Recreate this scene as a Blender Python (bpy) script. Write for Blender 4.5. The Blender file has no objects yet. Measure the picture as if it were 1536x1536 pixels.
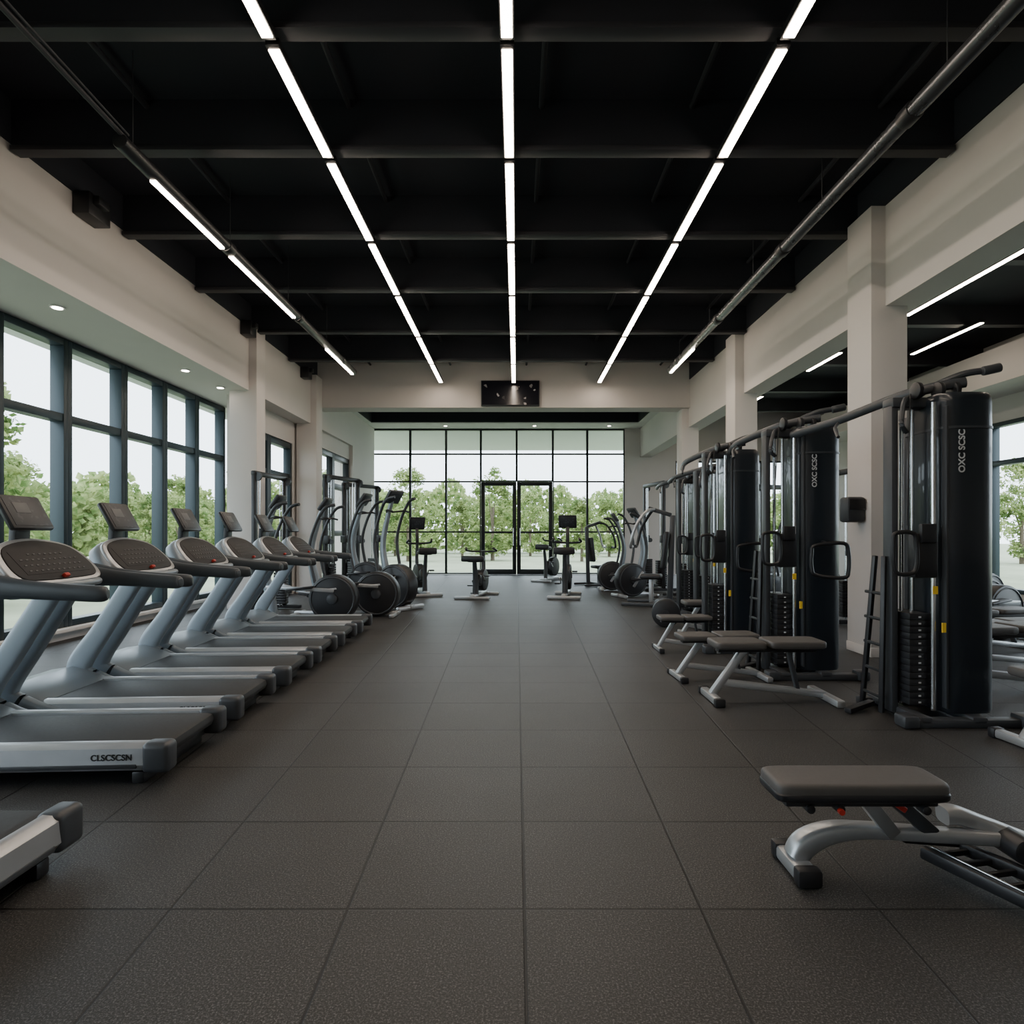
import bpy, bmesh, math, random
from mathutils import Vector, Matrix
random.seed(7)
scene=bpy.context.scene
COL=scene.collection
V=Vector
# ---------------------------------------------------------------- materials
def mat(name,col,rough=.5,metal=0.0,var=.08,scale=25,bump=0.0,coat=0.0):
    m=bpy.data.materials.new(name); m.use_nodes=True
    nt=m.node_tree; b=nt.nodes['Principled BSDF']
    tc=nt.nodes.new('ShaderNodeTexCoord'); no=nt.nodes.new('ShaderNodeTexNoise')
    no.inputs['Scale'].default_value=scale; no.inputs['Detail'].default_value=3
    nt.links.new(tc.outputs['Object'],no.inputs['Vector'])
    mx=nt.nodes.new('ShaderNodeMix'); mx.data_type='RGBA'
    mx.inputs[6].default_value=(*[c*(1-var) for c in col],1)
    mx.inputs[7].default_value=(*[min(1,c*(1+var)) for c in col],1)
    nt.links.new(no.outputs['Fac'],mx.inputs[0]); nt.links.new(mx.outputs[2],b.inputs['Base Color'])
    mr=nt.nodes.new('ShaderNodeMapRange'); mr.inputs[3].default_value=max(.02,rough-.06); mr.inputs[4].default_value=min(1,rough+.06)
    nt.links.new(no.outputs['Fac'],mr.inputs[0]); nt.links.new(mr.outputs[0],b.inputs['Roughness'])
    b.inputs['Metallic'].default_value=metal
    b.inputs['Coat Weight'].default_value=coat
    if bump>0:
        n2=nt.nodes.new('ShaderNodeTexNoise'); n2.inputs['Scale'].default_value=scale*8
        nt.links.new(tc.outputs['Object'],n2.inputs['Vector'])
        bp=nt.nodes.new('ShaderNodeBump'); bp.inputs['Strength'].default_value=bump; bp.inputs['Distance'].default_value=.01
        nt.links.new(n2.outputs['Fac'],bp.inputs['Height']); nt.links.new(bp.outputs[0],b.inputs['Normal'])
    return m
def emis(name,col,s):
    m=bpy.data.materials.new(name); m.use_nodes=True; nt=m.node_tree
    nt.nodes.remove(nt.nodes['Principled BSDF']); e=nt.nodes.new('ShaderNodeEmission')
    e.inputs[0].default_value=(*col,1); e.inputs[1].default_value=s
    nt.links.new(e.outputs[0],nt.nodes['Material Output'].inputs[0])
    return m
def glassmat(name,tint=(.93,.97,.98)):
    m=bpy.data.materials.new(name); m.use_nodes=True; nt=m.node_tree
    nt.nodes.remove(nt.nodes['Principled BSDF'])
    o=nt.nodes['Material Output']; t=nt.nodes.new('ShaderNodeBsdfTransparent'); t.inputs[0].default_value=(*tint,1)
    g=nt.nodes.new('ShaderNodeBsdfGlossy'); g.inputs['Roughness'].default_value=.02
    lw=nt.nodes.new('ShaderNodeLayerWeight'); lw.inputs[0].default_value=.06
    mx=nt.nodes.new('ShaderNodeMixShader')
    nt.links.new(lw.outputs['Fresnel'],mx.inputs[0]); nt.links.new(t.outputs[0],mx.inputs[1]); nt.links.new(g.outputs[0],mx.inputs[2])
    nt.links.new(mx.outputs[0],o.inputs[0]); return m
WALL=mat('wall_paint',(.64,.605,.58),.8,var=.03,scale=3,bump=.03)
SOFF=mat('soffit_paint',(.70,.69,.68),.8,var=.02,scale=3)
CEIL=mat('black_ceiling_paint',(.0145,.0165,.0245),.8,var=.25,scale=2)
BEAM=mat('charcoal_beam_paint',(.026,.027,.034),.6,var=.15,scale=3)
FRAME=mat('dark_teal_aluminium',(.024,.040,.050),.4,.3,scale=5)
BLKF=mat('black_aluminium',(.014,.018,.021),.4,.3,scale=5)
GLASS=glassmat('clear_glass')
SILV=mat('silver_paint',(.46,.48,.50),.34,.65,scale=10)
BLUEG=mat('blue_grey_metallic_paint',(.235,.275,.31),.36,.35,var=.05,scale=8)
TUBE=mat('gunmetal_tube',(.10,.105,.115),.28,.7,scale=6)
SLATE=mat('slate_grey_grip',(.055,.066,.078),.42,.1,scale=12)
DKG=mat('dark_grey_plastic',(.040,.045,.052),.4,scale=12)
BLK=mat('black_plastic',(.014,.015,.018),.40,scale=15)
KEYP=mat('matte_black_panel',(.010,.010,.012),.65,scale=15)
GLB=mat('gloss_black_shroud',(.013,.018,.025),.32,.1,scale=6,coat=.3)
RUB=mat('belt_rubber',(.018,.020,.022),.62,scale=60,bump=.05)
PADG=mat('grey_upholstery_vinyl',(.078,.074,.072),.5,scale=80,bump=.15)
CHR=mat('chrome',(.62,.64,.66),.18,1.0,scale=8)
RED=mat('red_plastic',(.45,.03,.02),.4)
YEL=mat('yellow_sticker',(.75,.5,.03),.5)
WHT=mat('white_print',(.55,.57,.59),.5)
GRYP=mat('grey_print',(.10,.103,.108),.5)
STRIP=emis('light_diffuser',(1.0,.83,.67),36)
DOWN=emis('downlight_glow',(1.0,.88,.76),30)
CANOPY=mat('canopy_paint',(.70,.73,.73),.8,var=.03,scale=2)
BARK=mat('bark',(.14,.11,.08),.9,var=.3,scale=10,bump=.4)
def screenmat(name,base,dots,thr=.62,scale=18,em=.4,rough=.15):
    m=bpy.data.materials.new(name); m.use_nodes=True; nt=m.node_tree; b=nt.nodes['Principled BSDF']
    tc=nt.nodes.new('ShaderNodeTexCoord'); no=nt.nodes.new('ShaderNodeTexVoronoi'); no.inputs['Scale'].default_value=scale
    nt.links.new(tc.outputs['Object'],no.inputs['Vector'])
    mr=nt.nodes.new('ShaderNodeMapRange'); mr.inputs[1].default_value=thr; mr.inputs[2].default_value=thr+.03
    sep=nt.nodes.new('ShaderNodeSeparateColor'); nt.links.new(no.outputs['Color'],sep.inputs[0]); nt.links.new(sep.outputs[0],mr.inputs[0])
    mx=nt.nodes.new('ShaderNodeMix'); mx.data_type='RGBA'; mx.inputs[6].default_value=(*base,1); mx.inputs[7].default_value=(*dots,1)
    nt.links.new(mr.outputs[0],mx.inputs[0]); nt.links.new(mx.outputs[2],b.inputs['Base Color']); nt.links.new(mx.outputs[2],b.inputs['Emission Color'])
    b.inputs['Emission Strength'].default_value=em; b.inputs['Roughness'].default_value=rough
    return m
SCR=screenmat('console_display',(.016,.019,.023),(.04,.045,.05),.85,60,.2,.45)
TVS=screenmat('tv_display',(.006,.006,.008),(.22,.20,.19),.965,16,.3)
def floormat():
    m=bpy.data.materials.new('rubber_floor_tiles'); m.use_nodes=True; nt=m.node_tree; b=nt.nodes['Principled BSDF']
    N=nt.nodes.new; L=nt.links.new
    tc=N('ShaderNodeTexCoord'); sp=N('ShaderNodeSeparateXYZ'); L(tc.outputs['Object'],sp.inputs[0])
    def M(op,a,c=None,d=None):
        n=N('ShaderNodeMath'); n.operation=op
        for i,v in enumerate((a,c,d)):
            if v is None: continue
            if isinstance(v,(int,float)): n.inputs[i].default_value=v
            else: L(v,n.inputs[i])
        return n.outputs[0]
    w=M('MULTIPLY_ADD',sp.outputs[1],.026,.515)
    u=M('DIVIDE',M('SUBTRACT',sp.outputs[0],.025),w)
    v=M('DIVIDE',M('SUBTRACT',sp.outputs[1],1.93),.585)
    def near(t,s):
        f=M('ABSOLUTE',M('SUBTRACT',M('FRACT',M('ADD',t,.5)),.5)); return M('MULTIPLY',f,s)
    d=M('MINIMUM',near(u,.6),near(v,.585))
    mr=N('ShaderNodeMapRange'); mr.inputs[1].default_value=.003; mr.inputs[2].default_value=.006; L(d,mr.inputs[0])
    cb=N('ShaderNodeCombineXYZ'); L(M('FLOOR',u),cb.inputs[0]); L(M('FLOOR',v),cb.inputs[1])
    wn=N('ShaderNodeTexWhiteNoise'); L(cb.outputs[0],wn.inputs[0])
    n1=N('ShaderNodeTexNoise'); n1.inputs['Scale'].default_value=170; n1.inputs['Detail'].default_value=4; n1.inputs['Roughness'].default_value=.85; L(tc.outputs['Object'],n1.inputs[0])
    n2=N('ShaderNodeTexNoise'); n2.inputs['Scale'].default_value=1.6; n2.inputs['Detail'].default_value=5; L(tc.outputs['Object'],n2.inputs[0])
    cr=N('ShaderNodeValToRGB'); e=cr.color_ramp.elements
    e[0].position=.42; e[0].color=(.010,.0103,.0108,1); e[1].position=.63; e[1].color=(.175,.174,.172,1)
    x=cr.color_ramp.elements.new(.54); x.color=(.038,.038,.038,1)
    L(n1.outputs['Fac'],cr.inputs[0])
    k=M('ADD',M('MULTIPLY',wn.outputs[0],.18),M('MULTIPLY_ADD',n2.outputs['Fac'],.7,.50))
    mu=N('ShaderNodeMix'); mu.data_type='RGBA'; mu.blend_type='MULTIPLY'; mu.inputs[0].default_value=1
    L(cr.outputs[0],mu.inputs[6]); cc=N('ShaderNodeCombineColor'); [L(k,cc.inputs[i]) for i in range(3)]; L(cc.outputs[0],mu.inputs[7])
    m2=N('ShaderNodeMix'); m2.data_type='RGBA'; m2.inputs[6].default_value=(.004,.004,.004,1); L(mu.outputs[2],m2.inputs[7]); L(mr.outputs[0],m2.inputs[0])
    L(m2.outputs[2],b.inputs['Base Color'])
    b.inputs['Roughness'].default_value=.5; b.inputs['Specular IOR Level'].default_value=.42
    h=M('ADD',M('MULTIPLY',n1.outputs['Fac'],.4),mr.outputs[0])
    bp=N('ShaderNodeBump'); bp.inputs['Strength'].default_value=.55; bp.inputs['Distance'].default_value=.004; L(h,bp.inputs['Height']); L(bp.outputs[0],b.inputs['Normal'])
    return m
FLOOR=floormat()
def leafmat():
    m=bpy.data.materials.new('leaves'); m.use_nodes=True; nt=m.node_tree; b=nt.nodes['Principled BSDF']
    N=nt.nodes.new; L=nt.links.new
    tc=N('ShaderNodeTexCoord'); n=N('ShaderNodeTexNoise'); n.inputs['Scale'].default_value=2.2; n.inputs['Detail'].default_value=8; L(tc.outputs['Object'],n.inputs[0])
    cr=N('ShaderNodeValToRGB'); e=cr.color_ramp.elements; e[0].position=.36; e[0].color=(.13,.21,.065,1); e[1].position=.62; e[1].color=(.44,.50,.22,1)
    L(n.outputs['Fac'],cr.inputs[0]); L(cr.outputs[0],b.inputs['Base Color']); b.inputs['Roughness'].default_value=.85; b.inputs['Specular IOR Level'].default_value=.2
    tr=N('ShaderNodeBsdfTranslucent'); L(cr.outputs[0],tr.inputs[0]); mx=N('ShaderNodeMixShader'); mx.inputs[0].default_value=.5
    L(b.outputs[0],mx.inputs[1]); L(tr.outputs[0],mx.inputs[2]); L(mx.outputs[0],nt.nodes['Material Output'].inputs[0]); return m
LEAF=leafmat()
GRASS=mat('grass_and_paving',(.30,.33,.22),.9,var=.35,scale=.6)
# ---------------------------------------------------------------- mesh builder
def catmull(pts,n,closed=False):
    P=[tuple(p) for p in pts]; out=[]; L=len(P); rng=L if closed else L-1
    for i in range(rng):
        if closed: a,b,c,d=P[(i-1)%L],P[i],P[(i+1)%L],P[(i+2)%L]
        else: a,b,c,d=P[max(i-1,0)],P[i],P[i+1],P[min(i+2,L-1)]
        for k in range(n):
            t=k/n
            out.append(tuple(.5*((2*b[j])+(-a[j]+c[j])*t+(2*a[j]-5*b[j]+4*c[j]-d[j])*t*t+(-a[j]+3*b[j]-3*c[j]+d[j])*t**3) for j in range(len(b))))
    if not closed: out.append(P[-1])
    return out
def superell(a,b,n=24,e=2.0):
    o=[]
    for i in range(n):
        t=2*math.pi*i/n; c,s=math.cos(t),math.sin(t)
        o.append((a*math.copysign(abs(c)**(2/e),c),b*math.copysign(abs(s)**(2/e),s)))
    return o
class MB:
    def __init__(s): s.bm=bmesh.new()
    def _m(s,t,mi):
        for f in t.faces: f.material_index=mi
        me=bpy.data.meshes.new('t'); t.to_mesh(me); t.free(); s.bm.from_mesh(me); bpy.data.meshes.remove(me)
        return s
    def box(s,c,size,rot=None,bev=.006,mi=0,seg=2):
        t=bmesh.new(); bmesh.ops.create_cube(t,size=1)
        bmesh.ops.scale(t,vec=V(size),verts=t.verts)
        bev=min(bev,min(size)*.45)
        if bev>0: bmesh.ops.bevel(t,geom=list(t.edges),offset=bev,segments=seg,affect='EDGES',profile=.5)
        M=Matrix.Translation(V(c))
        if rot is not None: M=M@rot.to_4x4()
        bmesh.ops.transform(t,matrix=M,verts=t.verts); return s._m(t,mi)
    def bb(s,x0,x1,y0,y1,z0,z1,bev=.006,mi=0):
        return s.box(((x0+x1)/2,(y0+y1)/2,(z0+z1)/2),(abs(x1-x0),abs(y1-y0),abs(z1-z0)),None,bev,mi)
    def bar(s,p0,p1,w,h,ref=(0,0,1),bev=.006,mi=0):
        p0=V(p0);p1=V(p1); t=(p1-p0); l=t.length; t.normalize(); r=V(ref); r=(r-t*r.dot(t)).normalized(); b=r.cross(t)
        R=Matrix((t,b,r)).transposed()
        return s.box((p0+p1)/2,(l,w,h),R,bev,mi)
    def quad(s,pts,mi=0):
        t=bmesh.new(); t.faces.new([t.verts.new(p) for p in pts]); return s._m(t,mi)
    def loft(s,rings,mi=0,closed=False,cap=True):
        t=bmesh.new(); R=[[t.verts.new(p) for p in r] for r in rings]; n=len(R[0]); m=len(R)
        for i in range(m if closed else m-1):
            a,b=R[i],R[(i+1)%m]
            for j in range(n):
                try: t.faces.new((a[j],a[(j+1)%n],b[(j+1)%n],b[j]))
                except: pass
        if cap and not closed:
            t.faces.new(R[0][::-1]); t.faces.new(R[-1])
        bmesh.ops.recalc_face_normals(t,faces=t.faces); return s._m(t,mi)
    def cyl(s,p0,p1,r,r2=None,n=24,bev=0,mi=0):
        p0=V(p0);p1=V(p1); r2=r if r2 is None else r2
        t=(p1-p0).normalized(); a=t.orthogonal().normalized(); b=t.cross(a)
        def ring(p,q): return [p+(a*math.cos(2*math.pi*i/n)+b*math.sin(2*math.pi*i/n))*q for i in range(n)]
        if bev>0: rings=[ring(p0,r-bev),ring(p0+t*bev*.3,r-bev*.3),ring(p0+t*bev,r),ring(p1-t*bev,r2),ring(p1-t*bev*.3,r2-bev*.3),ring(p1,r2-bev)]
        else: rings=[ring(p0,r),ring(p1,r2)]
        return s.loft(rings,mi)
    def sweep(s,pts,w,h=None,ref=(0,0,1),n=12,e=2.0,sm=6,closed=False,mi=0):
        L=len(pts); W=w if isinstance(w,(list,tuple)) else [w]*L
        H=(h if isinstance(h,(list,tuple)) else [h]*L) if h is not None else W
        Q=[(*pts[i],W[i],H[i]) for i in range(L)]
        if sm>1: Q=catmull(Q,sm,closed)
        P=[V(q[:3]) for q in Q]; m=len(P); ref=V(ref); rings=[]
        for i in range(m):
            if closed: t=P[(i+1)%m]-P[i-1]
            else: t=P[min(i+1,m-1)]-P[max(i-1,0)]
            t.normalize(); a=ref-t*ref.dot(t)
            if a.length<1e-3: a=t.orthogonal()
            a.normalize(); b=t.cross(a)
            rings.append([P[i]+b*x+a*y for x,y in superell(Q[i][3],Q[i][4],n,e)])
        return s.loft(rings,mi,closed)
    def plate(s,out,o,ux,uy,th,bev=.008,mi=0):
        o=V(o);ux=V(ux).normalized();uy=V(uy).normalized();nn=ux.cross(uy)
        c=(sum(p[0] for p in out)/len(out),sum(p[1] for p in out)/len(out))
        def ring(d,sh):
            r=[]
            for p in out:
                dx,dy=p[0]-c[0],p[1]-c[1]; l=math.hypot(dx,dy) or 1; k=max(0,(l-sh)/l)
                r.append(o+ux*(c[0]+dx*k)+uy*(c[1]+dy*k)+nn*d)
            return r
        return s.loft([ring(-th,bev),ring(-th+bev,0),ring(-bev,0),ring(-bev*.3,bev*.4),ring(0,bev)],mi)
    def torus(s,c,R,r,axis=(0,1,0),n=28,mi=0):
        ax=V(axis).normalized(); a=ax.orthogonal().normalized(); b=ax.cross(a)
        pts=[V(c)+(a*math.cos(2*math.pi*i/n)+b*math.sin(2*math.pi*i/n))*R for i in range(n)]
        return s.sweep(pts,r,r,ref=axis,n=10,sm=1,closed=True,mi=mi)
    def obj(s,name,mats,parent=None,loc=None,label=None,cat=None,kind=None,group=None):
        for f in s.bm.faces: f.smooth=True
        for e in s.bm.edges:
            if len(e.link_faces)==2 and e.calc_face_angle(0)>.6: e.smooth=False
        me=bpy.data.meshes.new(name); s.bm.to_mesh(me); s.bm.free()
        for m in (mats if isinstance(mats,(list,tuple)) else [mats]): me.materials.append(m)
        o=bpy.data.objects.new(name,me); COL.objects.link(o)
        if parent: o.parent=parent
        if loc: o.location=loc
        tag(o,label,cat,kind,group); return o
def tag(o,label=None,cat=None,kind=None,group=None):
    if label: o['label']=label
    if cat: o['category']=cat
    if kind: o['kind']=kind
    if group: o['group']=group
def empty(name,label,cat,group=None):
    o=bpy.data.objects.new(name,None); o.empty_display_size=.1; COL.objects.link(o); tag(o,label,cat,None,group); return o
def dup(src,loc=None,rz=None,sc=None,label=None,parent=None,skip=()):
    c=src.copy(); COL.objects.link(c)
    if parent: c.parent=parent
    for ch in src.children:
        if ch.name.split('.')[0] in skip: continue
        dup(ch,parent=c,skip=skip)
    if loc is not None: c.location=loc
    if rz is not None: c.rotation_euler=(0,0,rz)
    if sc is not None: c.scale=(sc,sc,sc) if not isinstance(sc,tuple) else sc
    if label: c['label']=label
    return c
def text(name,s,size,o,ux,uy,m,parent,depth=.001,align='LEFT'):
    cu=bpy.data.curves.new('txt','FONT'); cu.body=s; cu.size=size; cu.extrude=depth; cu.align_x=align; cu.offset=size*.02
    to=bpy.data.objects.new('txt',cu); COL.objects.link(to); bpy.context.view_layer.update()
    me=bpy.data.meshes.new_from_object(to.evaluated_get(bpy.context.evaluated_depsgraph_get()))
    bpy.data.objects.remove(to); me.name=name
    ux=V(ux).normalized();uy=V(uy).normalized();n=ux.cross(uy)
    M=Matrix((ux,uy,n)).transposed().to_4x4(); M.translation=V(o); me.transform(M)
    me.materials.clear(); me.materials.append(m)
    ob=bpy.data.objects.new(name,me); COL.objects.link(ob); ob.parent=parent; return ob
ST='structure'
# ================================================================= SHELL
XL,XR=-5.1,8.9; YB,YF=-3.0,17.5
MB().bb(XL-.2,XR+.2,YB-.2,YF+.3,-.15,0,0).obj('floor',FLOOR,label='dark speckled rubber tile gym floor',cat='floor',kind=ST)
c=MB(); c.bb(XL-.2,XR+.2,YB-.2,12.5,4.72,4.85,0)
c.bb(XL-.2,-4.10,YB,12.5,4.371,4.72,0); c.bb(3.55,3.95,YB,12.5,4.371,4.72,0)
c.bb(3.95,XR+.2,12.5,YF+.2,4.72,4.85,0)
c.obj('ceiling',CEIL,label='matte black painted exposed ceiling',cat='ceiling',kind=ST)
c=MB(); z0,z1=4.23,4.85
c.bb(-5.2,3.95,12.9,15.1,z0,z1,0);c.bb(-5.2,3.95,16.6,17.8,z0,z1,0);c.bb(-5.2,-4.0,15.1,16.6,z0,z1,0);c.bb(3.35,3.95,15.1,16.6,z0,z1,0)
c.bb(-4.0,3.35,15.1,16.6,4.6,z1,0,1);c.bb(-4.0,3.35,16.56,16.6,4.25,4.6,0,1);c.bb(-4.0,-3.97,15.1,16.56,4.25,4.6,0,1);c.bb(3.32,3.35,15.1,16.56,4.25,4.6,0,1)
c.obj('ceiling_far_bay',[SOFF,CEIL],label='white plaster ceiling with a dark recessed slot',cat='ceiling',kind=ST)
MB().bb(-4.12,3.57,12.45,12.9,3.79,4.85,0).obj('trim_1',WALL,label='beige plaster header beam across the room',cat='beam',kind=ST)
MB().bb(XL-.2,-4.12,YB,YF,3.40,4.37,0).obj('wall_left_header',WALL,label='beige plaster bulkhead above the window wall',cat='wall',kind=ST)
MB().bb(3.57,3.90,YB,YF,3.40,4.37,0).obj('trim_2',WALL,label='beige plaster beam carried on square columns',cat='beam',kind=ST)
MB().bb(XL-.2,XL,YB,10.6,0,.10,0).bb(XL-.2,XL+.10,YB,10.6,.10,.14,.004).obj('wall_left',SOFF,label='low white sill under the window wall',cat='wall',kind=ST)
c=MB(); c.bb(XL+.02,-4.6,10.6,10.75,0,3.4,0); c.bb(-4.6,-4.45,9.6,12.43,2.98,3.4,0); c.bb(-4.6,-4.45,9.6,9.75,0,2.98,0);c.bb(-4.6,-4.45,12.0,12.5,0,2.98,0)
c.bb(-4.35,-4.2,12.43,12.6,0,3.4,0);c.bb(-4.35,-4.2,12.43,15.2,3.05,3.4,0); c.bb(-4.35,-4.12,15.2,17.5,0,3.4,0)
c.obj('wall_left_far',WALL,label='beige plaster side wall with framed openings',cat='wall',kind=ST)
MB().bb(XL-.2,XR+.2,YB-.2,YB,0,4.85,0).obj('wall_behind',WALL,label='plain beige plaster wall',cat='wall',kind=ST)
c=MB(); c.bb(XL-.2,-4.19,YF,YF+.2,0,4.85,0); c.bb(3.13,4.6,YF,YF+.2,0,4.85,0); c.bb(4.6,8.4,YF,YF+.2,3.3,4.85,0); c.bb(8.4,XR+.2,YF,YF+.2,0,4.85,0); c.bb(-4.2,3.2,YF,YF+.2,4.23,4.85,0)
c.obj('wall_back',WALL,label='beige plaster wall around the glazed end',cat='wall',kind=ST)
c=MB(); c.bb(XR,XR+.2,YB,YF,3.25,4.85,0); c.bb(XR,XR+.2,YB,YF,0,.12,0); c.bb(XR,XR+.2,14.6,YF,.12,3.25,0)
c.bb(8.0,XR,YB,YF,3.7,4.3,0)
c.obj('wall_right',WALL,label='beige plaster wall above a row of windows',cat='wall',kind=ST)
wn=[0]
def window(axis,pos,a0,a1,z0,z1,bars,m,fw=.05,dp=.12,label='dark aluminium framed window pane'):
    wn[0]+=1; b=MB()
    def q(u0,u1,w0,w1,d=dp):
        if axis=='x': b.bb(pos-d/2,pos+d/2,u0,u1,w0,w1,.004)
        else: b.bb(u0,u1,pos-d/2,pos+d/2,w0,w1,.004)
    q(a0,a0+fw,z0,z1);q(a1-fw,a1,z0,z1);q(a0+fw,a1-fw,z0,z0+fw*1.2);q(a0+fw,a1-fw,z1-fw*1.2,z1)
    for z in bars: q(a0+fw,a1-fw,z-fw*.7,z+fw*.7,dp*.9)
    o=b.obj('window_%d'%wn[0],m,label=label,cat='window',kind=ST)
    p,r,s,t=a0+fw,a1-fw,z0+fw,z1-fw
    if axis=='x': pts=[(pos,p,s),(pos,r,s),(pos,r,t),(pos,p,t)]
    else: pts=[(p,pos,s),(r,pos,s),(r,pos,t),(p,pos,t)]
    MB().quad(pts).obj('glass',GLASS,parent=o)
ys=[-2.8,-1.8,-.85,.1,1.05,2.0,2.95,3.95,4.95,5.93,6.85,7.84,8.74,9.62,10.55]
for a,b in zip(ys[:-1],ys[1:]): window('x',XL-.06,a,b,.14,3.39,[2.5],FRAME,fw=.065,dp=.16,label='tall window with dark teal frame facing trees')
for a,b in ((9.75,10.9),(10.9,12.0)): window('x',-4.53,a,b,.02,2.97,[2.3,1.2],FRAME,fw=.09,dp=.14,label='tall dark framed side window')
for a,b in ((12.6,13.9),(13.9,15.2)): window('x',-4.28,a,b,.02,3.04,[2.3,1.2],BLKF,fw=.09,dp=.14,label='tall dark framed side window')
xs=[-4.19,-3.09,-2.05,-1.04,0,1.05,2.05,3.13]
for i in range(7):
    if i in (3,4): window('y',YF+.08,xs[i],xs[i+1],2.70,4.22,[3.5],BLKF,fw=.03,dp=.12,label='glazed panel above the entrance doors')
    else: window('y',YF+.08,xs[i],xs[i+1],.02,4.22,[1.24,2.70,3.5],BLKF,fw=.03,dp=.12,label='floor to ceiling glazed panel with black mullions')
for i,(a,b) in enumerate(((-1.04,0),(0,1.05))):
    d=MB(); y=YF+.06
    d.bb(a+.01,a+.12,y-.05,y+.05,.01,2.69,.005);d.bb(b-.12,b-.01,y-.05,y+.05,.01,2.69,.005);d.bb(a+.12,b-.12,y-.05,y+.05,.01,.16,.005);d.bb(a+.12,b-.12,y-.05,y+.05,2.58,2.69,.005);d.bb(a+.12,b-.12,y-.04,y+.04,1.2,1.26,.005)
    o=d.obj('door_%d'%(i+1),BLKF,label='black framed glass entrance door leaf',cat='door',kind=ST)
    MB().quad([(a+.12,y,.16),(b-.12,y,.16),(b-.12,y,2.58),(a+.12,y,2.58)]).obj('glass',GLASS,parent=o)
    hx=(b-.1) if i==0 else (a+.1)
    MB().cyl((hx,y-.10,.85),(hx,y-.10,1.35),.015).cyl((hx,y-.1,.9),(hx,y-.04,.9),.01).cyl((hx,y-.1,1.3),(hx,y-.04,1.3),.01).obj('handle',CHR,parent=o)
yr=[3.0,4.2,5.4,6.6,7.8,9.0,10.2,11.4,12.6,13.6,14.6]
for a,b in zip(yr[:-1],yr[1:]): window('x',XR+.08,a,b,.12,3.25,[2.5],FRAME,fw=.065,dp=.16,label='dark teal framed window of the side bay')
for a,b in ((4.6,5.85),(5.85,7.1),(7.1,8.4)): window('y',YF+.08,a,b,.02,3.3,[1.24,2.5],BLKF,fw=.04,dp=.12,label='dark framed window at the end of the side bay')
MB().bb(XR,XR+.2,YB,3.0,.12,3.25,0).obj('wall_right_near',WALL,label='plain beige plaster wall',cat='wall',kind=ST)
def column(x0,x1,y0,y1,z1,lab):
    b=MB().bb(x0,x1,y0,y1,0,z1,.004)
    b.bb(x0-.008,x1+.008,y0-.008,y1+.008,0,.09,.003)
    b.obj('column',WALL,label=lab,cat='column',group='square plaster columns')
lab='square beige plaster column with thin baseboard'
column(3.43,3.78,5.85,6.27,4.37,lab);column(3.43,3.78,9.5,9.92,4.37,lab);column(3.43,3.78,12.55,12.95,3.79,lab)
column(-4.42,-4.0,9.3,9.62,4.37,lab);column(-4.40,-4.0,12.08,12.44,4.37,lab)
BY=[-1.6,-.3,1.0,2.45,3.76,4.94,6.33,7.75,9.38,10.9]
for y in BY:
    b=MB(); b.bb(-4.10,3.55,y-.035,y+.035,4.34,4.72,0); b.bb(-4.10,3.55,y-.055,y+.055,4.30,4.34,.003,1)
    b.obj('ceiling_beam',[CEIL,BEAM],label='charcoal steel beam spanning under the black ceiling',cat='beam',group='ceiling beams')
for y in (3.2,5.2,7.2,9.4,11.6,13.8,16):
    MB().bb(3.95,XR,y-.07,y+.07,4.42,4.72,0).obj('ceiling_beam',BEAM,label='charcoal beam in the side bay ceiling',cat='beam',group='ceiling beams')
for x,z in ((-1.36,4.66),(.2,4.66),(1.42,4.66),(-3.0,4.66),(2.95,4.66)):
    MB().cyl((x,-1,z),(x,12.4,z),.022,n=10).obj('ceiling_conduit',BEAM,label='thin dark conduit running along the ceiling',cat='conduit',group='ceiling conduits')
def striplight(x,y0,y1,z=4.30,w=.034,grp='linear ceiling lights'):
    r=empty('linear_ceiling_light','slim warm white linear light under the black ceiling','ceiling light',grp); r.location=(x,(y0+y1)/2,z)
    h=(y1-y0)/2
    MB().bb(-w-.010,w+.010,-h-.03,h+.03,-.05,0,.003).obj('housing',BLK,parent=r)
    MB().bb(-w,w,-h,h,-.060,-.049,0).obj('diffuser',STRIP,parent=r)
ends=BY+[12.25]
for x in (-1.53,-.06,1.67):
    for a,b in zip(ends[1:-1],ends[2:]): striplight(x,a+.05,b-.05)
for x,a,b in ((5.68,3.4,5.0),(5.68,6.7,8.8),(5.68,10.6,11.8),(7.0,9.1,10.7),(7.0,5.4,7.0),(5.68,14.0,15.8)): striplight(x,a,b,4.42,.03)
def pendant(x,y0,y1,segs,m):
    r=empty('suspended_light_track','round dark suspended light track with lit segments','ceiling light'); r.location=(x,0,3.97)
    MB().cyl((0,y0,0),(0,y1,0),.055,n=20,bev=.01).obj('housing',m,parent=r)
    for a,b in segs: MB().bb(-.02,.02,a,b,-.068,-.045,0).obj('diffuser',STRIP,parent=r)
    y=y0+.15
    while y<y1: MB().cyl((0,y,.04),(0,y,.75),.004,n=6).obj('suspension_wire',BEAM,parent=r); y+=1.5
    y=y0+1.6
    while y<y1-.3: MB().cyl((0,y-.06,0),(0,y+.06,0),.064,n=20,bev=.006).obj('coupling',BLK,parent=r); y+=1.9
pendant(-2.80,4.26,10.4,[(4.65,5.75),(5.92,7.6),(8.9,10.3)],BLK)
pendant(2.60,.5,10.3,[(8.9,10.2)],TUBE)
MB().cyl((-2.72,-.5,4.1),(-2.79,4.3,4.02),.018,n=10).cyl((-2.66,-.5,4.14),(-2.76,4.3,4.03),.008,n=8).obj('ceiling_conduit',BEAM,label='pair of dark cables feeding the light track',cat='conduit')
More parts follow.
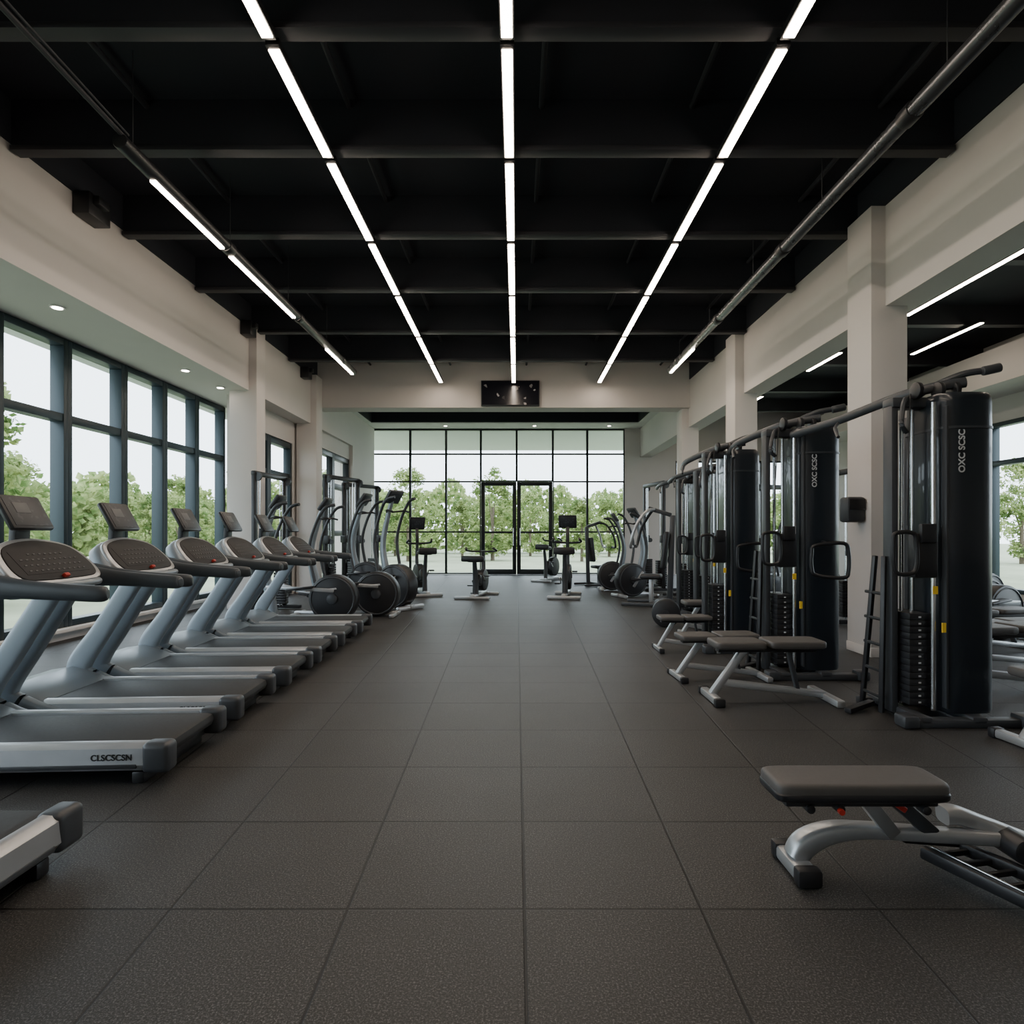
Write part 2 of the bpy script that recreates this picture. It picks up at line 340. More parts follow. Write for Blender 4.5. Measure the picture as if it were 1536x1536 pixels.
for y,s in ((5.6,1),(9.0,.7),(11.5,.7)):
    MB().bb(-4.12,-3.96,y,y+.3*s,4.17,4.38,.01).bb(-4.0,-3.9,y+.05,y+.2*s,4.28,4.36,.01).obj('wall_speaker',BLK,label='black speaker box at the top of the bulkhead',cat='speaker',group='wall speakers')
for x,y,z in ((-4.46,4.2,3.4),(-4.46,5.87,3.4),(-4.46,8.14,3.4),(-4.46,9.1,3.4),(-3,14.2,4.23),(-1,14.2,4.23),(1,14.2,4.23),(2.8,14.2,4.23),(-2,17.0,4.23),(.5,17.0,4.23),(2.6,17.0,4.23)):
    r=empty('downlight','small round recessed downlight in the white soffit','ceiling light','soffit downlights'); r.location=(x,y,z)
    MB().cyl((0,0,-.012),(0,0,0),.065).obj('bezel',SOFF,parent=r); MB().cyl((0,0,-.016),(0,0,-.008),.045,n=12).obj('lens',DOWN,parent=r)
r=empty('television','flat black television mounted on the header beam','television'); r.location=(-.13,12.4,4.07)
MB().bb(-.6,.6,-.03,.05,-.26,.26,.01).obj('casing',BLK,parent=r); MB().bb(-.58,.58,-.034,-.028,-.24,.24,0).obj('screen',TVS,parent=r)
r=empty('wall_dispenser','grey plastic dispenser fixed to the column','dispenser'); r.location=(3.34,6.02,1.43)
MB().bb(-.09,.09,-.09,.09,-.12,.13,.03).obj('body',DKG,parent=r); MB().bb(-.08,.08,-.1,-.085,.0,.11,.01).obj('cover',BLK,parent=r)
# ================================================================= TREADMILL
def treadmill():
    r=empty('treadmill','blue-grey treadmill with tall console beside the window wall','treadmill','row of treadmills')
    MB().bb(.06,1.5,-.27,.27,.05,.13,.02).bb(.1,.16,-.3,.3,.0,.06,.01).bb(1.2,1.28,-.3,.3,0,.06,.01).obj('frame',BLK,parent=r)
    MB().bb(.0,1.28,-.245,.245,.115,.187,.034).obj('running_belt',RUB,parent=r,label='black textured running belt')
    for sg in (1,-1):
        b=MB()
        sec=[(.25,.190),(.262,.198),(.30,.196),(.325,.178),(.33,.10),(.31,.07),(.24,.07)]
        b.loft([[(x,sg*y,z) for y,z in sec] for x in (.05,1.25)])
        rail=b.obj('side_rail',SILV,parent=r)
        MB().bb(.12,1.22,min(sg*.322,sg*.333),max(sg*.322,sg*.333),.085,.105,.003).obj('rail_groove',DKG,parent=rail)
        if sg==1: text('lettering','CLSCSCSN',.040,(.33,.3295,.125),(-1,0,0),(0,0,1),BLK,rail,.001)
        MB().box((.035,sg*.285,.130),(.13,.100,.145),None,.026,seg=4).obj('end_cap',DKG,parent=r)
    b=MB(); pr=[(1.12,.19),(1.2,.225),(1.36,.27),(1.5,.25),(1.6,.17),(1.62,.07),(1.12,.07)]
    def hoodring(y,k): return [(1.37+(x-1.37)*k,y,.15+(z-.15)*k) for x,z in pr]
    b.loft([hoodring(-.33,.9),hoodring(-.30,1),hoodring(.30,1),hoodring(.33,.9)]).obj('motor_hood',BLUEG,parent=r)
    for sg in (1,-1):
        b=MB(); y=sg*.335
        b.sweep([(1.0,y,.10),(1.2,y,.13),(1.34,y,.25),(1.18,y,.52),(.97,y,.86),(.90,y*.97,1.0)],[.035,.04,.035,.03,.028,.028],[.05,.085,.08,.066,.062,.055],ref=(1,0,.5),e=4,n=24,sm=8)
        b.obj('upright',BLUEG,parent=r)
    MB().bar((.92,-.31,.90),(.92,.31,.90),.05,.05,bev=.02).obj('cross_bar',DKG,parent=r)
    n=V((-.74,0,.67)).normalized(); uy=V((.67,0,.74)).normalized(); ux=V((0,-1,0)); o=V((.76,0,1.05))
    out=catmull([(-.33,-.13),(-.345,.0),(-.26,.12),(0,.17),(.26,.12),(.345,.0),(.33,-.13),(.18,-.16),(-.18,-.16)],5,True)
    con=MB().plate(out,o,ux,uy,.10,.03).obj('console',BLUEG,parent=r)
    MB().plate([(x*.93,y*.93) for x,y in out],o+n*.014,ux,uy,.03,.008).obj('bezel',SILV,parent=con)
    MB().plate([(x*.83,y*.80) for x,y in out],o+n*.020,ux,uy,.02,.004).obj('key_panel',KEYP,parent=con)
    b=MB(); R=Matrix((ux,uy,n)).transposed()
    b.box(o+n*.020+uy*-.015,(.46,.15,.004),R,.001,1)
    for i in range(11):
        for j in range(4):
            if abs(i-5)>3 and j==3: continue
            b.box(o+n*.023+ux*((i-5)*.039)+uy*(-.07+j*.036),(.016,.007,.005),R,.001)
    b.obj('keypad',[GRYP,KEYP],parent=con)
    MB().box(o+n*.03+uy*-.118,(.04,.022,.025),R,.008).obj('safety_key',RED,parent=con)
    s=V((-.88,0,.47)).normalized(); su=V((.47,0,.88)).normalized(); so=V((.87,0,1.305)); RS=Matrix((ux,su,s)).transposed()
    sc=MB().box(so,(.29,.20,.035),RS,.015).bar((.90,0,1.08),(.89,0,1.25),.10,.04,ref=(1,0,0)).obj('screen',BLK,parent=con)
    MB().box(so+s*.018,(.255,.165,.004),RS,.001).obj('display',SCR,parent=sc)
    MB().box(so+s*.021+su*.02-ux*.03,(.10,.06,.002),RS,.0005).obj('display_window',GRYP,parent=sc)
    for sg in (1,-1):
        MB().sweep([(.92,sg*.31,.97),(.80,sg*.35,.955),(.62,sg*.36,.94),(.42,sg*.355,.925),(.27,sg*.345,.915),(.24,sg*.34,.915)],[.045,.045,.038,.036,.034,.018],[.07,.065,.046,.040,.038,.02],n=16,e=2.8).obj('handlebar',SLATE,parent=r)
    MB().sweep([(.72,-.2,.93),(.60,-.17,.94),(.56,0,.94),(.60,.17,.94),(.72,.2,.93)],.018,n=12).obj('front_grip_bar',BLUEG,parent=r)
    return r
tr=math.pi+math.radians(3)
T=treadmill(); T.location=(-1.70,3.20,0); T.rotation_euler=(0,0,tr)
T['label']='blue-grey treadmill with lettered silver side rail'
for x,y in ((-1.73,4.0),(-1.74,4.82),(-1.77,5.62),(-1.79,6.42),(-1.81,7.22)): dup(T,(x,y,0),tr,label='blue-grey treadmill standing in a row by the windows')
T0=dup(T,(-1.95,2.24,0),-math.pi/2,label='blue-grey treadmill turned with only its belt end showing',skip=('lettering','handlebar'))
# ================================================================= ELLIPTICAL
def elliptical(L,lab):
    r=empty('elliptical_trainer',lab,'elliptical','elliptical trainers')
    b=MB().bar((-.3,0,.05),(L+.35,0,.05),.08,.06,bev=.015); b.bar((-.25,-.28,.035),(-.25,.28,.035),.07,.06,bev=.02); b.bar((L+.3,-.26,.035),(L+.3,.26,.035),.07,.06,bev=.02)
    b.obj('base_frame',SILV,parent=r)
    h=MB().cyl((0,-.10,.33),(0,.10,.33),.32,n=48,bev=.03).obj('flywheel_housing',BLK,parent=r)
    MB().torus((0,-.10,.33),.285,.010).torus((0,.10,.33),.285,.010).obj('rim_ring',DKG,parent=h)
    MB().cyl((0,-.13,.33),(0,.13,.33),.07,n=24,bev=.01).obj('hub',DKG,parent=h)
    MB().plate([(-.06,-.02),(.06,.0),(.05,.02),(-.05,.01)],(0.0,.104,.46),(-1,0,0),(0,0,1),.003,.001).obj('emblem',WHT,parent=h)
    MB().sweep([(L-.02,0,.06),(L+.02,0,.4),(L+.12,0,.9),(L+.02,0,1.35),(L-.06,0,1.58)],[.05,.045,.035,.03,.028],[.08,.07,.05,.04,.035],ref=(1,0,0),n=16).obj('mast',BLUEG,parent=r)
    R=Matrix.Rotation(math.radians(-35),3,'Y')
    c=MB().box((L-.09,0,1.62),(.05,.30,.22),R,.02).obj('console',DKG,parent=r)
    MB().box((L-.118,0,1.605),(.006,.22,.15),R,.002).obj('display',SCR,parent=c)
    for sg in (1,-1):
        y=sg*.24
        MB().sweep([(L-.02,y,.5),(L+.06,y,.95),(L-.02,y,1.3),(L-.16,y*1.05,1.55),(L-.30,y*.9,1.60)],[.024,.024,.022,.022,.022],n=10,ref=(0,1,0)).obj('moving_arm',DKG,parent=r)
        s=.12*sg
        MB().bar((-.05,y*.8,.33+s),(L-.02,y,.5),.035,.05,bev=.01).obj('link_bar',SILV,parent=r)
        MB().box((L*.45,y*.9,.42+s*.5),(.34,.13,.03),Matrix.Rotation(sg*.1,3,'Y'),.012).obj('foot_pedal',BLK,parent=r)
        MB().sweep([(L,sg*.05,1.4),(L-.12,sg*.18,1.42),(L-.22,sg*.17,1.40)],.014,n=10).obj('fixed_handle',BLK,parent=r)
    return r
E1=elliptical(.85,'black and grey elliptical with big round flywheel housing')
E1.location=(-2.44,8.1,0); E1.rotation_euler=(0,0,math.pi)
dup(E1,(-2.01,8.75,0),math.pi)
E3=elliptical(.15,'elliptical with tall curved mast beside its round flywheel')
E3.location=(-1.90,9.6,0); E3.rotation_euler=(0,0,math.radians(150)); E3.scale=(1.1,)*3
dup(E3,(-2.55,10.4,0),math.radians(170),1.1)
el='elliptical with curved arms beside the cable machines'
dup(E3,(2.15,11.4,0),math.radians(20),.98,el); dup(E3,(2.0,12.7,0),0,.95,el)
for x,y in ((5.5,6.9),(6.1,7.9),(6.9,8.9),(5.3,10.4),(4.9,11.6)): dup(E1,(x,y,0),math.radians(200),.95,'dark elliptical trainer standing in the side bay')
# ================================================================= BIKES
def bike(console,lab):
    r=empty('exercise_bike',lab,'exercise bike','exercise bikes')
    b=MB().bar((-.45,-.28,.035),(-.45,.28,.035),.08,.06,bev=.02).bar((.45,-.24,.035),(.45,.24,.035),.08,.06,bev=.02).bar((-.45,0,.06),(.45,0,.06),.09,.07,bev=.02)
    b.obj('base_frame',SILV,parent=r)
    MB().cyl((.22,-.07,.36),(.22,.07,.36),.24,n=36,bev=.02).bar((.2,0,.3),(-.15,0,.42),.12,.22,bev=.03).obj('flywheel_housing',BLK,parent=r)
    MB().sweep([(-.2,0,.08),(-.2,0,.4),(-.27,0,.78)],[.05,.045,.035],ref=(1,0,0)).obj('seat_post',DKG,parent=r)
    MB().loft([[(-.27+x+.03,y*k,z) for x,y in superell(.17,.16,20,2.5)] for z,k in ((.79,.6),(.81,1),(.85,1),(.87,.75))]).bb(-.44,-.36,-.18,.18,.8,.93,.03).obj('saddle',BLK,parent=r)
    MB().sweep([(.30,0,.3),(.36,0,.7),(.32,0,1.02)],[.045,.035,.03],ref=(1,0,0)).obj('handlebar_post',DKG,parent=r)
    MB().sweep([(.08,-.22,1.08),(.22,-.24,1.02),(.34,-.12,1.0),(.34,.12,1.0),(.22,.24,1.02),(.08,.22,1.08)],.022,n=10).obj('handlebar',BLK,parent=r)
    for sg in (1,-1):
        c=MB().bar((.0,sg*.10,.36),(.0+.12*sg,sg*.10,.36-.12*sg),.02,.03).obj('crank',CHR,parent=r)
        MB().box((.12*sg,sg*.16,.36-.12*sg),(.10,.09,.03),None,.01).obj('pedal',BLK,parent=c)
    if console:
        R=Matrix.Rotation(math.radians(-20),3,'Y')
        c=MB().bar((.32,0,1.0),(.36,0,1.3),.06,.04,ref=(1,0,0)).box((.34,0,1.40),(.05,.32,.26),R,.02).obj('console',BLK,parent=r)
        MB().box((.312,0,1.395),(.006,.25,.18),R,.002).obj('display',SCR,parent=c)
    return r
B1=bike(False,'low indoor cycling bike standing on the open floor'); B1.location=(-.72,11.4,0); B1.rotation_euler=(0,0,math.radians(78)); B1.scale=(1,1.2,.85)
B2=bike(True,'upright exercise bike with screen near the entrance doors'); B2.location=(.93,11.4,0); B2.rotation_euler=(0,0,math.radians(80)); B2.scale=(1,1.1,1.02)
dup(B2,(-1.85,11.8,0),math.radians(115),1.0,'upright exercise bike with screen beside the ellipticals')
dup(B1,(.82,15.2,0),math.radians(60),1.0,'low indoor cycling bike near the entrance doors')
# ================================================================= CABLE TOWER
def tower(front_loop,lab,arm=(-.35,1.15)):
    r=empty('cable_weight_machine',lab,'weight machine','cable weight machines')
    b=MB().bb(-.30,.46,-.29,-.21,0,.055,.015).bb(-.30,.46,.21,.29,0,.055,.015).bb(-.22,-.14,-.29,.29,.02,.07,.015).bb(.1,.2,-.29,.29,.02,.07,.015)
    b.box((-.28,-.25,.04),(.10,.12,.08),None,.02).box((.45,-.25,.04),(.10,.12,.08),None,.02).obj('base_frame',DKG,parent=r)
    s=MB().loft([[(.15+x*k,y*k,z) for x,y in superell(.185,.22,40,3.6)] for z,k in ((.07,.97),(.09,1),(2.03,1),(2.07,.98),(2.09,.92))]).obj('tower_shroud',GLB,parent=r)
    MB().loft([[(.15+x*k,y*k,z) for x,y in superell(.19,.225,40,3.6)] for z,k in ((1.86,1),(1.875,1))]).bb(-.008,.006,-.212,.205,.1,2.0,.003).obj('trim_band',DKG,parent=s)
    text('lettering','OXC SCSC',.056,(.10,-.2225,1.58),(0,0,1),(-1,0,0),WHT,s,.001)
    w=MB(); z=.10
    for i in range(14):
        w.bb(-.185,-.05,-.13,.13,z,z+.040,.002); w.bb(-.128,-.112,-.132,-.129,z+.013,z+.023,0,1); z+=.042
    w.obj('weight_stack',[BLK,WHT],parent=r)
    for x,y,q in ((-.155,0,.013),(-.085,0,.013),(-.06,-.17,.017)): MB().cyl((x,y,.08),(x,y,2.03),q,n=12).obj('guide_rod',CHR,parent=r)
    MB().bb(-.25,-.205,-.05,.05,.03,2.05,.01).bb(-.25,.1,-.06,.06,2.02,2.09,.015).obj('frame_post',DKG,parent=r)
    MB().bb(-.21,-.06,-.22,-.14,.92,1.2,.015).bb(-.18,-.08,-.24,-.2,1.14,1.26,.01).obj('carriage',BLK,parent=r)
    MB().bb(-.10,-.07,-.226,-.221,.82,.87,0).obj('warning_label',YEL,parent=r)
    MB().bb(-.04,-.018,-.225,-.215,.58,.64,0).obj('warning_label',YEL,parent=r)
    for x in (-.12,.02,.12): MB().cyl((x-.015,-.1,2.12),(x+.015,-.1,2.12),.055,n=24,bev=.006).obj('pulley',BLK,parent=r)
    a=MB().sweep([(.18,-.12,2.17),(.02,-.06,2.15),(-.12,.1,2.12),(-.25,.6,2.06),(arm[0],arm[1],2.02)],.026,.034,n=12,sm=5)
    a.sweep([(.30,-.14,2.24),(.16,-.10,2.22),(.0,-.0,2.14),(-.02,.1,2.08)],.022,n=10); a.cyl((.26,-.155,2.23),(.36,-.175,2.25),.03,n=14,bev=.006)
    a.sweep([(-.1,.0,2.1),(-.2,-.1,2.05),(-.25,-.15,1.9),(-.2,-.12,1.85)],.016,n=8)
    a.sweep([(-.25,.6,2.04),(-.33,.5,1.98),(-.36,.4,1.9)],.012,n=8)
    a.obj('pulley_arm',DKG,parent=r)
    MB().cyl((-.26,-.22,1.25),(-.16,-.1,2.1),.004,n=6).obj('cable',BLK,parent=r)
    MB().sweep([(-.33,-.22,1.20),(-.22,-.22,1.20),(-.20,-.22,1.12),(-.20,-.22,1.0),(-.23,-.22,.95),(-.32,-.22,.95),(-.345,-.22,1.02),(-.345,-.22,1.14)],.014,ref=(0,1,0),n=10,closed=True,sm=5).obj('pull_handle',BLK,parent=r)
    if front_loop:
        MB().sweep([(.05,-.30,1.10),(.28,-.30,1.12),(.32,-.30,1.04),(.32,-.30,.90),(.28,-.30,.84),(.06,-.30,.86),(.02,-.30,.92),(.02,-.30,1.04)],.016,ref=(0,1,0),n=10,closed=True,sm=5).bar((.15,-.30,1.11),(.15,-.2,1.13),.03,.03).obj('press_handle',BLK,parent=r)
    b=MB().bar((-.30,.20,.02),(-.27,.10,1.05),.03,.03).bar((-.30,-.02,.02),(-.27,.0,1.05),.03,.03)
    for i in range(5): b.bar((-.298+.004*i,.19,.12+i*.17),(-.298+.004*i,-.01,.12+i*.17),.02,.02)
    b.bar((-.5,.02,.02),(-.28,.12,.05),.05,.035).obj('step_frame',BLK,parent=r)
    return r
M1=tower(False,'tall black cable tower with lettered shroud and weight stack',(-.40,1.05)); M1.location=(2.70,4.0,0)
M2=tower(True,'black cable tower with shroud and loop handles',(-.2,.95)); M2.location=(2.37,5.2,0)
dup(M2,(2.17,6.3,0),0,(.92,1,.98),skip=('lettering','step_frame')); dup(M2,(2.52,7.8,0),math.radians(8),(.95,1,.96),skip=('lettering','press_handle','step_frame')); dup(M2,(2.62,9.0,0),math.radians(8),(.95,1,.96),skip=('lettering','press_handle','step_frame'))
def ftrainer(lab):
    r=empty('functional_trainer',lab,'weight machine','open frame cable trainers')
    MB().bar((-.5,-.3,.04),(-.5,.4,.04),.08,.06,bev=.015).bar((.5,-.3,.04),(.5,.4,.04),.08,.06,bev=.015).bar((-.5,.3,.05),(.5,.3,.05),.07,.06,bev=.015).obj('base_frame',BLK,parent=r)
    for sx in (-.5,.5): MB().bar((sx,0,.05),(sx,0,2.25),.07,.09,ref=(1,0,0),bev=.015).obj('post',BLK,parent=r)
    MB().bar((-.55,0,2.25),(.55,0,2.25),.08,.08,bev=.02).obj('top_bar',BLK,parent=r)
    for sx in (-.38,.38):
        w=MB(); z=.1
        for i in range(12): w.bb(sx-.07,sx+.07,-.1,.1,z,z+.04,.004); z+=.045
        w.obj('weight_stack',BLK,parent=r)
    for sx in (-.42,-.34,.34,.42): MB().cyl((sx,0,.06),(sx,0,2.2),.011,n=10).obj('guide_rod',CHR,parent=r)
    for sx in (-.5,.5):
        MB().bb(sx-.05,sx+.05,-.1,.07,1.0,1.16,.015).obj('carriage',DKG,parent=r)
        MB().cyl((sx-.015,-.12,1.05),(sx+.015,-.12,1.05),.05,n=20).obj('pulley',DKG,parent=r)
        MB().cyl((sx-.02,-.05,2.2),(sx+.02,-.05,2.2),.07,n=20).obj('pulley',DKG,parent=r)
    MB().cyl((-.5,-.14,.7),(-.5,-.14,1.05),.004,n=6).sweep([(-.57,-.14,.7),(-.5,-.14,.72),(-.43,-.14,.7),(-.43,-.14,.58),(-.57,-.14,.58)],.012,ref=(0,1,0),closed=True,n=8,sm=3).obj('pull_handle',BLK,parent=r)
    return r
F=ftrainer('open black cable trainer frame standing by the side windows'); F.location=(-3.35,11.6,0); F.rotation_euler=(0,0,math.radians(70))
dup(F,(-3.75,9.2,0),math.radians(85),.92); dup(F,(-3.45,13.4,0),math.radians(60))
fl='open black cable trainer frame beside the column'
dup(F,(2.95,13.0,0),math.radians(100),1.0,fl); dup(F,(3.1,11.0,0),math.radians(80),1.0,fl)
dup(F,(4.4,8.4,0),math.radians(90),.9,'open black cable trainer frame in the side bay'); dup(F,(5.8,13.6,0),math.radians(20),1.0,'open black cable trainer frame in the side bay')
def press(lab):
    r=empty('chest_press_machine',lab,'weight machine','seated press machines')
    MB().bar((-.5,-.3,.04),(.5,-.3,.04),.07,.06,bev=.015).bar((-.5,.3,.04),(.5,.3,.04),.07,.06,bev=.015).bar((0,-.3,.05),(0,.3,.05),.08,.06,bev=.015).bar((-.25,0,.05),(-.3,0,1.5),.07,.09,ref=(1,0,0),bev=.015).bar((-.28,0,1.5),(.1,0,1.62),.07,.07,bev=.015).obj('frame',DKG,parent=r)
    MB().box((.05,0,.48),(.34,.30,.08),None,.03,seg=4).obj('seat_pad',BLK,parent=r)
    MB().box((-.18,0,.92),(.09,.30,.62),Matrix.Rotation(-.12,3,'Y'),.035,seg=4).obj('back_pad',BLK,parent=r)
    MB().bar((.05,0,.05),(.05,0,.44),.07,.07,ref=(1,0,0)).obj('seat_post',SILV,parent=r)
    for sg in (1,-1):
        MB().sweep([(0,sg*.05,1.6),(.10,sg*.28,1.55),(.26,sg*.36,1.3),(.34,sg*.34,1.0),(.34,sg*.16,.98)],.026,n=10).obj('press_arm',SILV if sg==1 else BLK,parent=r)
    return r
P=press('black seated press machine with curved arms and pads'); P.location=(2.3,10.1,0); P.rotation_euler=(0,0,math.radians(160))
dup(P,(1.85,13.9,0),math.radians(20),.9)
# ================================================================= BENCHES
def padmesh(b,x0,x1,y0,y1,z0,z1):
    cx,cy=(x0+x1)/2,(y0+y1)/2; a,c=(x1-x0)/2,(y1-y0)/2; o=superell(a,c,44,9); h=z1-z0
    b.loft([[(cx+x-math.copysign(i,x),cy+y-math.copysign(i,y),z0+h*f) for x,y in o] for f,i in ((0,.010),(.12,.003),(.3,0),(.75,0),(.9,.003),(.97,.008),(1,.016))]); return b
r=empty('weight_bench','flat grey padded bench on silver arched frame with ladder','bench'); r.location=(1.02,2.10,0)
padmesh(MB(),-.150,.43,-.10,.085,.31,.366).obj('seat_pad',PADG,parent=r)
padmesh(MB(),-.153,.433,-.103,.088,.303,.336).obj('pad_edge',BLK,parent=r)
MB().bb(-.12,.39,-.08,.07,.285,.304,.005).obj('pad_board',BLK,parent=r)
MB().bar((-.03,-.03,.032),(-.03,.13,.032),.075,.05,bev=.012).obj('foot_bar',SILV,parent=r)
for y in (-.045,.14): MB().box((-.03,y,.033),(.085,.05,.062),None,.012).obj('foot_cap',BLK,parent=r)
MB().sweep([(-.03,.05,.05),(.005,.05,.10),(.09,.045,.14),(.22,.04,.15),(.45,.03,.14),(.78,.02,.125)],[.04,.04,.036,.03,.028,.028],[.035,.04,.034,.026,.024,.024],ref=(0,0,1),e=3.5,n=20,sm=8).obj('main_beam',SILV,parent=r)
MB().bar((.18,0,.29),(.30,.02,.145),.05,.035,ref=(0,1,0)).obj('front_strut',SILV,parent=r)
MB().bar((.28,.02,.29),(.44,.02,.145),.05,.03,ref=(0,1,0)).obj('rear_strut',DKG,parent=r)
for x,y in ((-.04,-.09),(.06,-.09),(.34,-.10)): MB().cyl((x,y,.28),(x,y+.04,.28),.015,n=14,bev=.003).obj('adjuster_knob',BLK,parent=r)
MB().cyl((.055,-.105,.278),(.055,-.09,.278),.010,n=14).obj('red_knob',RED,parent=r)
MB().bar((.27,-.02,.28),(.32,-.02,.245),.02,.008,ref=(0,1,0)).obj('red_lever',RED,parent=r)
MB().sweep([(.50,.06,.195),(.55,.06,.195),(.66,.05,.16),(.80,.0,.12),(.95,-.02,.11)],[.035,.035,.03,.028,.028],[.03,.03,.025,.024,.024],e=3.5,n=18).obj('rear_bracket',SILV,parent=r)
MB().cyl((.70,-.07,.125),(.70,.06,.125),.045,n=28,bev=.008).cyl((.75,-.09,.12),(.75,-.06,.12),.025,n=20).obj('pivot_joint',BLK,parent=r)
b=MB(); b.bar((.42,.05,.07),(.68,-.42,.04),.035,.045,bev=.01).bar((.58,.08,.07),(.88,-.38,.04),.035,.045,bev=.01)
for i in range(8):
    t=i/8+.06; b.bar((.42+.26*t,.05-.47*t,.07-.03*t),(.58+.30*t,.08-.46*t,.07-.03*t),.014,.02,bev=.004)
b.bar((.38,.10,.10),(.64,.10,.08),.04,.04).bar((.66,-.42,.02),(.91,-.38,.02),.06,.04)
b.obj('adjustment_ladder',BLK,parent=r)
MB().bar((.44,.03,.097),(.66,-.39,.066),.012,.006,bev=.002).obj('ladder_strip',CHR,parent=r)
def bench(lab):
    r=empty('adjustable_bench',lab,'bench','adjustable benches')
    padmesh(MB(),0,.36,-.13,.13,.385,.435).obj('seat_pad',PADG,parent=r)
    padmesh(MB(),.38,.78,-.13,.13,.39,.44).obj('back_pad',PADG,parent=r)
    MB().bb(.04,.74,-.04,.04,.35,.386,.006).obj('pad_rail',BLK,parent=r)
    MB().bar((.0,-.17,.03),(.0,.17,.03),.06,.05,bev=.012).bar((.82,-.22,.03),(.82,.22,.03),.06,.05,bev=.012).bar((.0,0,.04),(.24,0,.37),.05,.06,ref=(0,1,0),bev=.012).bar((.08,0,.13),(.82,0,.04),.05,.05,ref=(0,1,0),bev=.012).obj('frame',SILV,parent=r)
    MB().bar((.55,0,.37),(.62,0,.07),.03,.04,ref=(0,1,0)).obj('support_strut',DKG,parent=r)
    for y in (-.18,.18): MB().box((0,y,.03),(.075,.05,.06),None,.012).obj('foot_cap',BLK,parent=r)
    return r
b=bench('grey padded adjustable bench on silver legs by the cable machines'); b.location=(1.40,4.35,0)
dup(b,(1.33,5.0,0),0.06,(.84,.95,.85)); dup(b,(1.45,6.2,0),0,(.68,.9,.82)); dup(b,(1.95,7.1,0),0,(.8,.95,.95)); dup(b,(2.84,3.38,0),0.1,1,'grey padded adjustable bench beside a tall tower')
dup(b,(3.35,4.6,0),.1,(1.1,1.1,1.15),'grey padded adjustable bench between tower and side bay'); dup(b,(3.9,5.3,0),.1,(1.1,1.1,1),'grey padded adjustable bench in the side bay'); dup(b,(4.4,6.1,0),.1,(1.1,1.1,1),'grey padded adjustable bench in the side bay')
MB().cyl((1.90,7.7,.18),(1.94,7.85,.18),.18,n=36,bev=.02).cyl((1.89,7.68,.18),(1.94,7.86,.18),.04,n=20).obj('weight_plate',BLK,label='round black weight plate standing near the machines',cat='weight plate')
# ================================================================= OUTSIDE
MB().bb(-70,70,-30,110,-.6,-.3,0).obj('lawn',GRASS,label='pale lawn and paving outside the windows',cat='ground')
MB().bb(-6,5,17.75,22.5,4.28,4.5,0).obj('canopy',CANOPY,label='pale flat canopy over the entrance',cat='canopy')
MB().bb(-6.0,-5.32,-3,17,3.55,3.75,0).obj('canopy',CANOPY,label='pale overhang outside the side windows',cat='canopy')
def tree(h,seed):
    rd=random.Random(seed)
    r=empty('tree','leafy green tree growing outside the gym windows','tree','trees outside')
    MB().cyl((0,0,-.0),(0,0,h*.6),.10,.05,n=10).cyl((0,0,h*.35),(.6,.2,h*.7),.05,.02,n=8).cyl((0,0,h*.3),(-.6,-.3,h*.65),.05,.02,n=8).obj('trunk',BARK,parent=r)
    bm=bmesh.new(); blobs=[]
    for k in range(48):
        z=.10+.88*rd.random(); q=h*.29*math.sin(min(1,(z+.12))*math.pi*.92)**.6*(rd.random()**.5); t=rd.random()*6.28
        blobs.append((q*math.cos(t),q*math.sin(t),h*z,h*(.045+.05*rd.random())))
    for bx,by,bz,br in blobs:
        for _ in range(110):
            d=V((rd.gauss(0,1),rd.gauss(0,1),rd.gauss(0,.8))).normalized()*br*(rd.random()**.4)*1.2; p=V((bx,by,bz))+d
            a=V((rd.gauss(0,1),rd.gauss(0,1),rd.gauss(0,1))).normalized(); b=a.orthogonal().normalized(); s=.03+.04*rd.random()
            bm.faces.new([bm.verts.new(p+a*s*1.5),bm.verts.new(p+b*s),bm.verts.new(p-a*s*1.5),bm.verts.new(p-b*s)])
    me=bpy.data.meshes.new('foliage'); bm.to_mesh(me); bm.free(); me.materials.append(LEAF)
    o=bpy.data.objects.new('foliage',me); COL.objects.link(o); o.parent=r
    return r
TR=[tree(4.4,1),tree(4.7,2),tree(4.0,3)]
spots=[]
rd=random.Random(5)
for i in range(13): spots.append((-15+i*2.3+rd.uniform(-.3,.3),36+(3.2 if i%2 else -3.2)+rd.uniform(-.8,.8),rd.uniform(.85,1.2)))
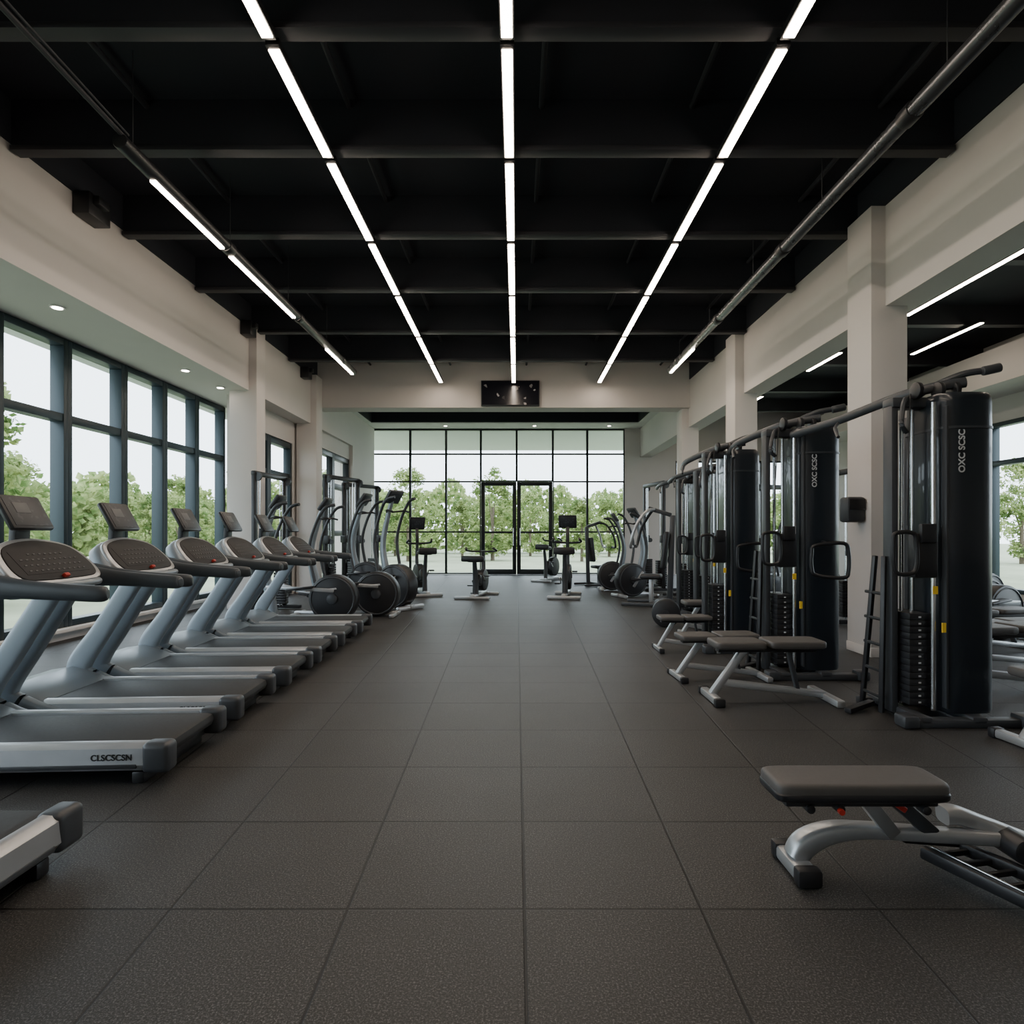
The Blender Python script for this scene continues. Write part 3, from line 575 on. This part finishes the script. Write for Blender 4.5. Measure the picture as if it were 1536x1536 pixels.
for i in range(11): spots.append((-12.0-(i%3)*2.4-rd.uniform(0,.6),14.6+i*2.3+rd.uniform(-.3,.3),rd.uniform(.68,.85)))
spots+=[(-11.2,11.9,1.15),(-18.2,18.6,1.4)]
for i in range(5): spots.append((15+rd.uniform(0,4),9+i*4.0,rd.uniform(.8,1.0)))
for i in range(4): spots.append((14+i*3.6,30+rd.uniform(-1,1),rd.uniform(.9,1.1)))
for i,(x,y,s) in enumerate(spots):
    src=TR[i%3]
    if i<3: src.location=(x,y,-.3); src.rotation_euler=(0,0,rd.random()*6); src.scale=(s,)*3
    else: dup(src,(x,y,-.3),rd.random()*6,s)
bm=bmesh.new()
for _ in range(30000):
    t=rd.random()
    if t<.5:
        x=rd.uniform(-24,26); p=V((x,rd.uniform(44,47),0+(4.3+.6*math.sin(x*.9)+.4*math.sin(x*2.3))*rd.random()**.9))
    else:
        y=rd.uniform(8,46); p=V((rd.uniform(-24,-21.5),y,0+(3.6+.6*math.sin(y*.8)+.4*math.sin(y*2.1))*rd.random()**.9))
    a=V((rd.gauss(0,1),rd.gauss(0,1),rd.gauss(0,1))).normalized(); b=a.orthogonal().normalized(); s=.11+.12*rd.random()
    bm.faces.new([bm.verts.new(p+a*s*1.4),bm.verts.new(p+b*s),bm.verts.new(p-a*s*1.4),bm.verts.new(p-b*s)])
me=bpy.data.meshes.new('hedge'); bm.to_mesh(me); bm.free(); me.materials.append(LEAF)
o=bpy.data.objects.new('hedge',me); COL.objects.link(o); tag(o,'dense green shrubbery beyond the lawn','hedge','stuff')
# ================================================================= WORLD
w=bpy.data.worlds.new('World'); scene.world=w; w.use_nodes=True; bg=w.node_tree.nodes['Background']
bg.inputs[0].default_value=(.83,.92,1.0,1); bg.inputs[1].default_value=5.4
cam=bpy.data.cameras.new('Camera'); co=bpy.data.objects.new('Camera',cam); COL.objects.link(co)
co.location=(0,0,1.2); co.rotation_euler=(math.pi/2,0,0)
cam.sensor_width=36; cam.lens=36*907/1536; cam.shift_x=-7/1536; cam.shift_y=32/1536; cam.clip_end=300; cam.clip_start=.05
scene.camera=co
